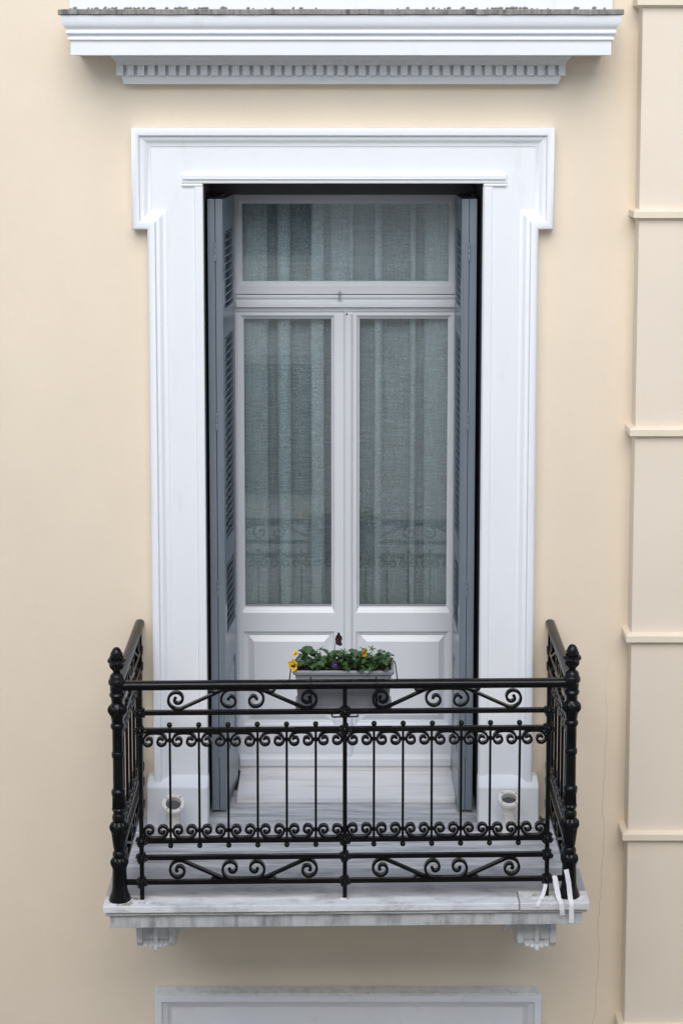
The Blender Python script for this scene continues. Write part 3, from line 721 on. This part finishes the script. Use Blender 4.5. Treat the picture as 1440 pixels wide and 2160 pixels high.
# small scales on the pine cone
for k in range(5):
    z = .992+.008*k; r = [.0235, .0225, .0195, .0145, .008][k]
    for j in range(8):
        a = 2*PI*(j+.5*(k % 2))/8; pm.ball((r*math.cos(a), r*math.sin(a), z), .0042, 1, (1, 1, 1.3))
pm = pm.mesh('corner_post', 'castiron', 33)
for P in (LP, RP):
    rp(link('corner_post', pm, None, loc=(P[0], P[1], 0), rot=(0, 0, .1)))

# ================================================================== PLANTER AND PANSIES
PX, PY, PZ = .004, -.632, .752
pl = thing('planter_box', 'grey plastic planter box hung behind the handrail', 'planter', (PX, PY, PZ))
def rrect(hx, hy, r, z, n=4):
    pts = []
    for cx, cy, a0 in ((hx-r, hy-r, 0), (-hx+r, hy-r, 90), (-hx+r, -hy+r, 180), (hx-r, -hy+r, 270)):
        for i in range(n+1):
            a = math.radians(a0+90*i/n); pts.append((cx+r*math.cos(a), cy+r*math.sin(a), z))
    return pts
b = MB().rings([rrect(.176, .055, .012, 0), rrect(.178, .057, .012, .002), rrect(.190, .068, .014, .135), rrect(.190, .068, .014, .136), rrect(.1985, .075, .016, .138), rrect(.2005, .077, .017, .143),
                rrect(.2005, .077, .017, .152), rrect(.198, .0745, .016, .156), rrect(.190, .068, .014, .156), rrect(.188, .066, .013, .150), rrect(.184, .062, .012, .115)], cap0=True)
b.build('box', 'planter', pl, smooth=40)
MB().rings([rrect(.186, .063, .012, .002), rrect(.189, .066, .013, .004), rrect(.191, .068, .013, .017), rrect(.189, .066, .013, .019), rrect(.178, .058, .012, .0190)], cap0=True).build('drip_tray', 'planter', pl, smooth=40, loc=(0, 0, -.012))
MB().rings([rrect(.184, .062, .012, .146)], cap1=True).build('soil', 'soil', pl)
wr = MB()
for x in (-.128, .128):
    wr.tube([(x, -.060, .02), (x, -.068, .07), (x, -.080, .118), (x, -.100, .140), (x, -.128, .148), (x, -.150, .147), (x, -.162, .140), (x, -.1635, .120), (x+.004, -.163, .05), (x+.004, -.160, .03)], .0025, 7)
for s in (-1, 1):
    wr.tube([(s*.199, .03, .163), (s*.205, .0, .165), (s*.207, -.03, .160), (s*.213, -.088, .118), (s*.213, -.090, .112), (s*.12, -.092, .112)], .0025, 7)
wr.tube([(-.19, -.092, .112), (.19, -.092, .112)], .0025, 7)
wr.build('wire_bracket', 'iron', pl, smooth=60)

def leaf_mesh(name, m, L, Wd, cup):
    b = MB(); R = []; n = 7
    for i in range(n+1):
        u = i/n; w = Wd*(math.sin(PI*min(1, u**.8))**.75)*.5*(1+.10*math.sin(u*17)) + .0004; z = cup*L*(math.sin(u*2.2)) - .22*L*u*u
        R.append([(-w, L*u, z+.16*w*2), (-w*.5, L*u, z+.02*w), (0, L*u, z-.004*0), (w*.5, L*u, z+.02*w), (w, L*u, z+.16*w*2)])
    b.rings(R, closed=False); return b.mesh(name, m, 180)
LM = [leaf_mesh('leaf', 'leaf', .034, .027, .25), leaf_mesh('leaf', 'leaf', .029, .025, .35), leaf_mesh('leaf', 'leaf2', .026, .020, .3), leaf_mesh('leaf', 'leaf', .040, .027, .15)]
def star(name):
    b = MB()
    for k in range(5):
        a = 2*PI*k/5; R = []
        for i in range(5):
            u = i/4; r = .004+.016*u; w = .0035*(1-u)**.7+.0003; z = .004*math.sin(u*3)
            c, s_ = math.cos(a), math.sin(a)
            R.append([(c*r-s_*w, s_*r+c*w, z), (c*r, s_*r, z+.0015), (c*r+s_*w, s_*r-c*w, z)])
        b.rings(R, closed=False)
    b.ball((0, 0, .002), .005, 1, (1, 1, .8)); return b.mesh(name, 'leaf2', 180)
STAR = star('seed_star')
def petal(m, L, Wd, ruffle, seed):
    b = MB(); R = []; n = 8
    for i in range(n+1):
        u = i/n; w = Wd*.5*math.sin(PI*(.06+.86*u)**.9)**.65; row = []
        for k in range(-3, 4):
            v = k/3; row.append((w*v, L*u*(1-.10*v*v*u), ruffle*u*math.sin(v*5+u*6+seed)+.18*L*u*u*(1 if seed % 2 else -.3)))
        R.append(row)
    return b.rings(R, closed=False).mesh('petal', m, 180)
def flower(plant, loc, dirv, roll, cols, size=1.):
    """pansy face: five petals round an eye, looking along dirv; parts of its plant"""
    q = Vector(dirv).to_track_quat('Z', 'Y').to_matrix().to_4x4(); base = Matrix.Translation(loc) @ q @ Matrix.Rotation(roll, 4, 'Z') @ Matrix.Scale(size, 4)
    eye = MB().ball((0, 0, .0015), .0042, 1, (1, 1, .6)).build('flower', 'orange', plant, smooth=90); eye.matrix_basis = base
    for k, a in enumerate((35, -35, 100, -100, 180)):
        me = petal(cols[k], .024 if k < 4 else .026, .026 if k < 4 else .030, .0035, k+1)
        o = link('petal', me, eye); o.matrix_basis = Matrix.Translation((0, 0, .0006*(5-k))) @ Matrix.Rotation(math.radians(a), 4, 'Z') @ Matrix.Rotation(.25, 4, 'X')
        if k >= 2 and cols[k] == 'yellow':
            d = link('petal_blotch', petal('darkeye', .013, .013, .001, k+1), eye); d.matrix_basis = Matrix.Translation((0, 0, .0006*(5-k)+.0012)) @ Matrix.Rotation(math.radians(a), 4, 'Z') @ Matrix.Rotation(.25, 4, 'X')
def plant(x, label, nl, spread, stars, seed, ztop=.062):
    r = random.Random(seed)
    t = thing('pansy_plant', label, 'flower', (x, PY-.006, PZ+.135), 'pansies in the planter box')
    for i in range(nl):
        a = r.uniform(0, 2*PI); d = r.uniform(0, 1)**.6; h = r.uniform(.004, ztop)*(1-.45*d)
        dx, dy = spread*d*math.cos(a), min(.052, max(-.078, .085*d*math.sin(a)))
        o = link('leaf', r.choice(LM), t); out = math.atan2(dy, dx) - PI/2 + r.uniform(-.9, .9)
        o.location = (dx*.75, dy*.75, h+.012); o.rotation_euler = (r.uniform(-.35, .75), r.uniform(-.35, .35), out)
        k = r.uniform(.95, 1.4); o.scale = (k, k, k)
    sm = MB()
    for i in range(5):
        a = r.uniform(0, 6.28); sm.tube([(r.uniform(-.02, .02), r.uniform(-.015, .015), 0), (.02*math.cos(a), .015*math.sin(a), .04), (.03*math.cos(a), .02*math.sin(a), .06)], .0016, 5)
    sm.build('stem', 'stem', t, smooth=90)
    for (sx, sy, sz, tx, ty) in stars:
        o = link('seed_star', STAR, t); o.location = (sx, sy, sz); o.rotation_euler = (tx, ty, r.uniform(0, 6))
        MB().tube([(sx*.6, sy*.6, .0), (sx*.85, sy, sz*.6), (sx, sy, sz)], .0013, 5).build('stem', 'stem', t, smooth=90)
    return t
p1 = plant(-.135, 'pansy with a large yellow dark eyed bloom at the planter left end', 42, .062, [(.048, -.01, .090, .5, .2)], 3)
flower(p1, (-.055, -.066, .046), (-.62, -.75, -.05), .5, ('yellow', 'yellow', 'yellow', 'yellow', 'yellow'), 1.0)
flower(p1, (-.050, -.030, .078), (-.6, -.5, .9), 1.2, ('yellow', 'yellow', 'yellow', 'yellow', 'yellow'), .6)
p2 = plant(-.030, 'pansy with a dark maroon bloom held up on a thin tall stem', 42, .058, [(.035, -.02, .082, .7, .3)], 5)
MB().tube([(-.012, -.02, .0), (-.010, -.025, .05), (-.002, -.03, .095), (.006, -.032, .138)], .0013, 6).build('stem', 'stem', p2, smooth=90)
flower(p2, (.008, -.034, .138), (.80, -.55, .12), .3, ('maroon',)*5, 1.15)
p3 = plant(.055, 'pansy with a small purple bloom low among leaves mid planter', 42, .058, [], 8)
flower(p3, (-.082, -.066, .046), (-.45, -.6, .25), 2.2, ('purple',)*5, .66)
p4 = plant(.138, 'pansy with drooping orange yellow bloom towards the planter right end', 42, .060, [(-.022, -.02, .094, .6, .2), (.01, .0, .05, .3, .1)], 12)
MB().tube([(-.05, -.01, .0), (-.062, -.018, .06), (-.060, -.022, .090), (-.056, -.026, .094)], .0013, 6).build('stem', 'stem', p4, smooth=90)
flower(p4, (-.055, -.030, .086), (.75, -.55, -.3), .5, ('orange', 'yellow', 'orange', 'yellow', 'yellow'), .85)
o = link('seed_star', STAR, p4); o.location = (-.058, -.026, .094); o.rotation_euler = (.3, .2, 1)

# ================================================================== UPLIGHTS, CLOTH STRIPS
def uplight(x, y, tilt, label, yaw=0., hz=.025):
    t = thing('uplight', label, 'lamp', (x, y, .001), 'uplights by the door plinths')
    base = MB().lathe([(.034, 0), (.036, .003), (.034, .006), (.030, .012), (.030, .100), (.033, .103), (.033, .108)], 28)
    base.box(-.046, -.030, -.008, .008, .03, .042).box(.030, .046, -.008, .008, .03, .042)
    base.build('base_cylinder', 'lamp', t, smooth=45)
    hd = bpy.data.objects.new('lamp_head', None)
    head = MB().lathe([(.020, -.012), (.030, -.010), (.033, .0), (.034, .020), (.040, .028), (.0475, .031), (.0485, .034), (.0485, .046), (.047, .049), (.0335, .049), (.0325, .047), (.0325, .020)], 36, cap1=False)
    h = head.build('lamp_head', 'lamp', t, smooth=40); h.location = (0, 0, .075+hz); h.rotation_euler = (tilt, 0, yaw)
    MB().lathe([(.0322, .004), (.027, .002), (.016, -.004), (.004, -.005)], 28).build('reflector', 'lamp_inner', h, smooth=40, loc=(0, 0, .020))
    MB().add([(.0325*math.cos(2*PI*k/28), .0325*math.sin(2*PI*k/28), .0425) for k in range(28)], [tuple(range(28))]).build('lens', 'glass', h)
    MB().ball((0, 0, .018), .012, 2, (1, 1, .5)).build('bulb', 'steel', h, smooth=90)
    sc = MB().lathe([(.0030, .049), (.0030, .0508), (.001, .0515)], 8).mesh('screw', 'screw')
    for k in range(4):
        a = PI/4+PI/2*k; link('screw', sc, h, loc=(.0405*math.cos(a), .0405*math.sin(a), 0))
    MB().tube([(.030, .004, .05), (.044, .004, .062), (.052, .006, .05), (.050, .01, .025), (.040, .012, .010), (.030, .03, .006), (.01, .07, .006)], .0028, 7).build('cable', 'cable', t, smooth=60)
uplight(-.722, -.195, .52, 'round white uplight tilted forward beside the left plinth', .12, .040)
uplight(.712, -.185, .33, 'round white uplight facing up beside the right plinth', -.1, .052)

def strip(pts, w, label, wx=(1, 0, 0)):
    """torn cloth ribbon laid along a path, with thickness"""
    P = [Vector(p) for p in pts]; Q = []
    for i in range(len(P)-1):
        for k in range(4): Q.append(P[i].lerp(P[i+1], k/4))
    Q.append(P[-1]); R = []
    for i, p in enumerate(Q):
        t = (Q[min(i+1, len(Q)-1)]-Q[max(i-1, 0)]).normalized(); u = (Vector(wx) - t*t.dot(Vector(wx))).normalized(); nn = t.cross(u)
        k = 1+.10*noise.noise(Vector((i*.4, p.x*30, 2))); h = .0007
        R.append([tuple(p-u*w/2*k-nn*h), tuple(p+nn*(-h+.0015)), tuple(p+u*w/2*k-nn*h), tuple(p+u*w/2*k+nn*h), tuple(p+nn*(h+.0015)), tuple(p-u*w/2*k+nn*h)])
    o = MB().rings(R, cap0=True, cap1=True).build('cloth_strip', 'cloth', smooth=40)
    tag(o, label, 'cloth strip', 'white cloth strips tied at the railing foot')
fyr = lambda x: -.843 + .035*(x+.9395)/1.9125
strip([(.838, ry(.84)+.010, .078), (.839, ry(.84)-.004, .087), (.841, ry(.84)-.013, .080), (.846, ry(.84)-.022, .05), (.853, fyr(.85)+.020, .012), (.858, fyr(.86)+.004, .0065), (.860, fyr(.86)-.010, .002), (.863, fyr(.86)-.010, -.025), (.866, fyr(.87)-.005, -.047)], .0195,
      'white cloth strip over the bottom rail left of the right corner post')
strip([(.881, RP[1]-.036, .128), (.885, RP[1]-.038, .110), (.892, RP[1]-.041, .07), (.896, RP[1]-.046, .030), (.898, RP[1]-.052, .010), (.899, fyr(.9)-.0055, .0065), (.900, fyr(.9)-.010, -.002), (.900, fyr(.9)-.010, -.03), (.901, fyr(.9)-.009, -.078)], .0190,
      'longest white cloth strip hanging down from the right corner post')
strip([(.803, ry(.8)-.016, .060), (.800, ry(.8)-.020, .045), (.793, ry(.8)-.026, .022), (.783, fyr(.78)+.022, .009), (.775, fyr(.775)+.004, .0065), (.768, fyr(.77)-.009, .000), (.766, fyr(.77)-.010, -.010)], .0150,
      'short curled white cloth strip beside the last railing upright')
# weed in the joint by the right plinth
wb = MB()
for i in range(14):
    a = random.uniform(0, 6.28); R = []
    L = random.uniform(.012, .03); up = random.uniform(.3, 1.2)
    for k in range(4):
        u = k/3; w = .004*math.sin(PI*(.1+.85*u))
        c, s_ = math.cos(a), math.sin(a); r = L*u*math.cos(up*.6); R.append([(c*r-s_*w, s_*r+c*w, L*u*math.sin(up)+.001), (c*r+s_*w, s_*r-c*w, L*u*math.sin(up)+.001)])
    wb.rings(R, closed=False)
tag(wb.build('weed', 'weed', loc=(.868, -.045, .002)), 'tiny green weed in the floor joint beside the right plinth', 'weed')

# ================================================================== ACROSS THE STREET (seen only mirrored in the panes)
def opposite():
    t = thing('building', 'plain grey house across the street mirrored in the door panes', 'building', (0, -8.6, GZ))
    parts = []
    X0, X1, ZT = -14., 14., 5.1
    parts.append(MB().box(X0, X1, -16, -8.6, GZ, ZT).build('wall', 'facade', t))
    parts.append(MB().box(X0-.15, X1+.15, -16.1, -8.35, ZT+.002, ZT+.16).build('roof_cornice', 'facade_trim', t))
    for zf, hh in ((-4.9, 2.2), (-.85, 1.29), (1.5, 2.2)):
        for k in range(-4, 5):
            x = -.63 + 2.9*k; hw = .34
            f = MB().box(x-hw-.08, x+hw+.08, -8.602, -8.54, zf-.06, zf+hh+.08).build('window', 'facade_trim', t)
            MB().box(x-hw, x+hw, -8.55, -8.535, zf, zf+hh).build('pane', 'darkglass', f)
            parts.append(f)
    for zb in (-2.65, 1.15):
        parts.append(MB().box(X0, X1, -8.605, -8.5, zb-.12, zb).build('string_course', 'facade_trim', t))
    for o in parts: o.location = -t.location
opposite()

# ------------------------------------------------------------------ render settings
SC.render.engine = 'CYCLES'
SC.cycles.max_bounces = 10; SC.cycles.diffuse_bounces = 5; SC.cycles.transparent_max_bounces = 16
SC.cycles.use_denoising = True
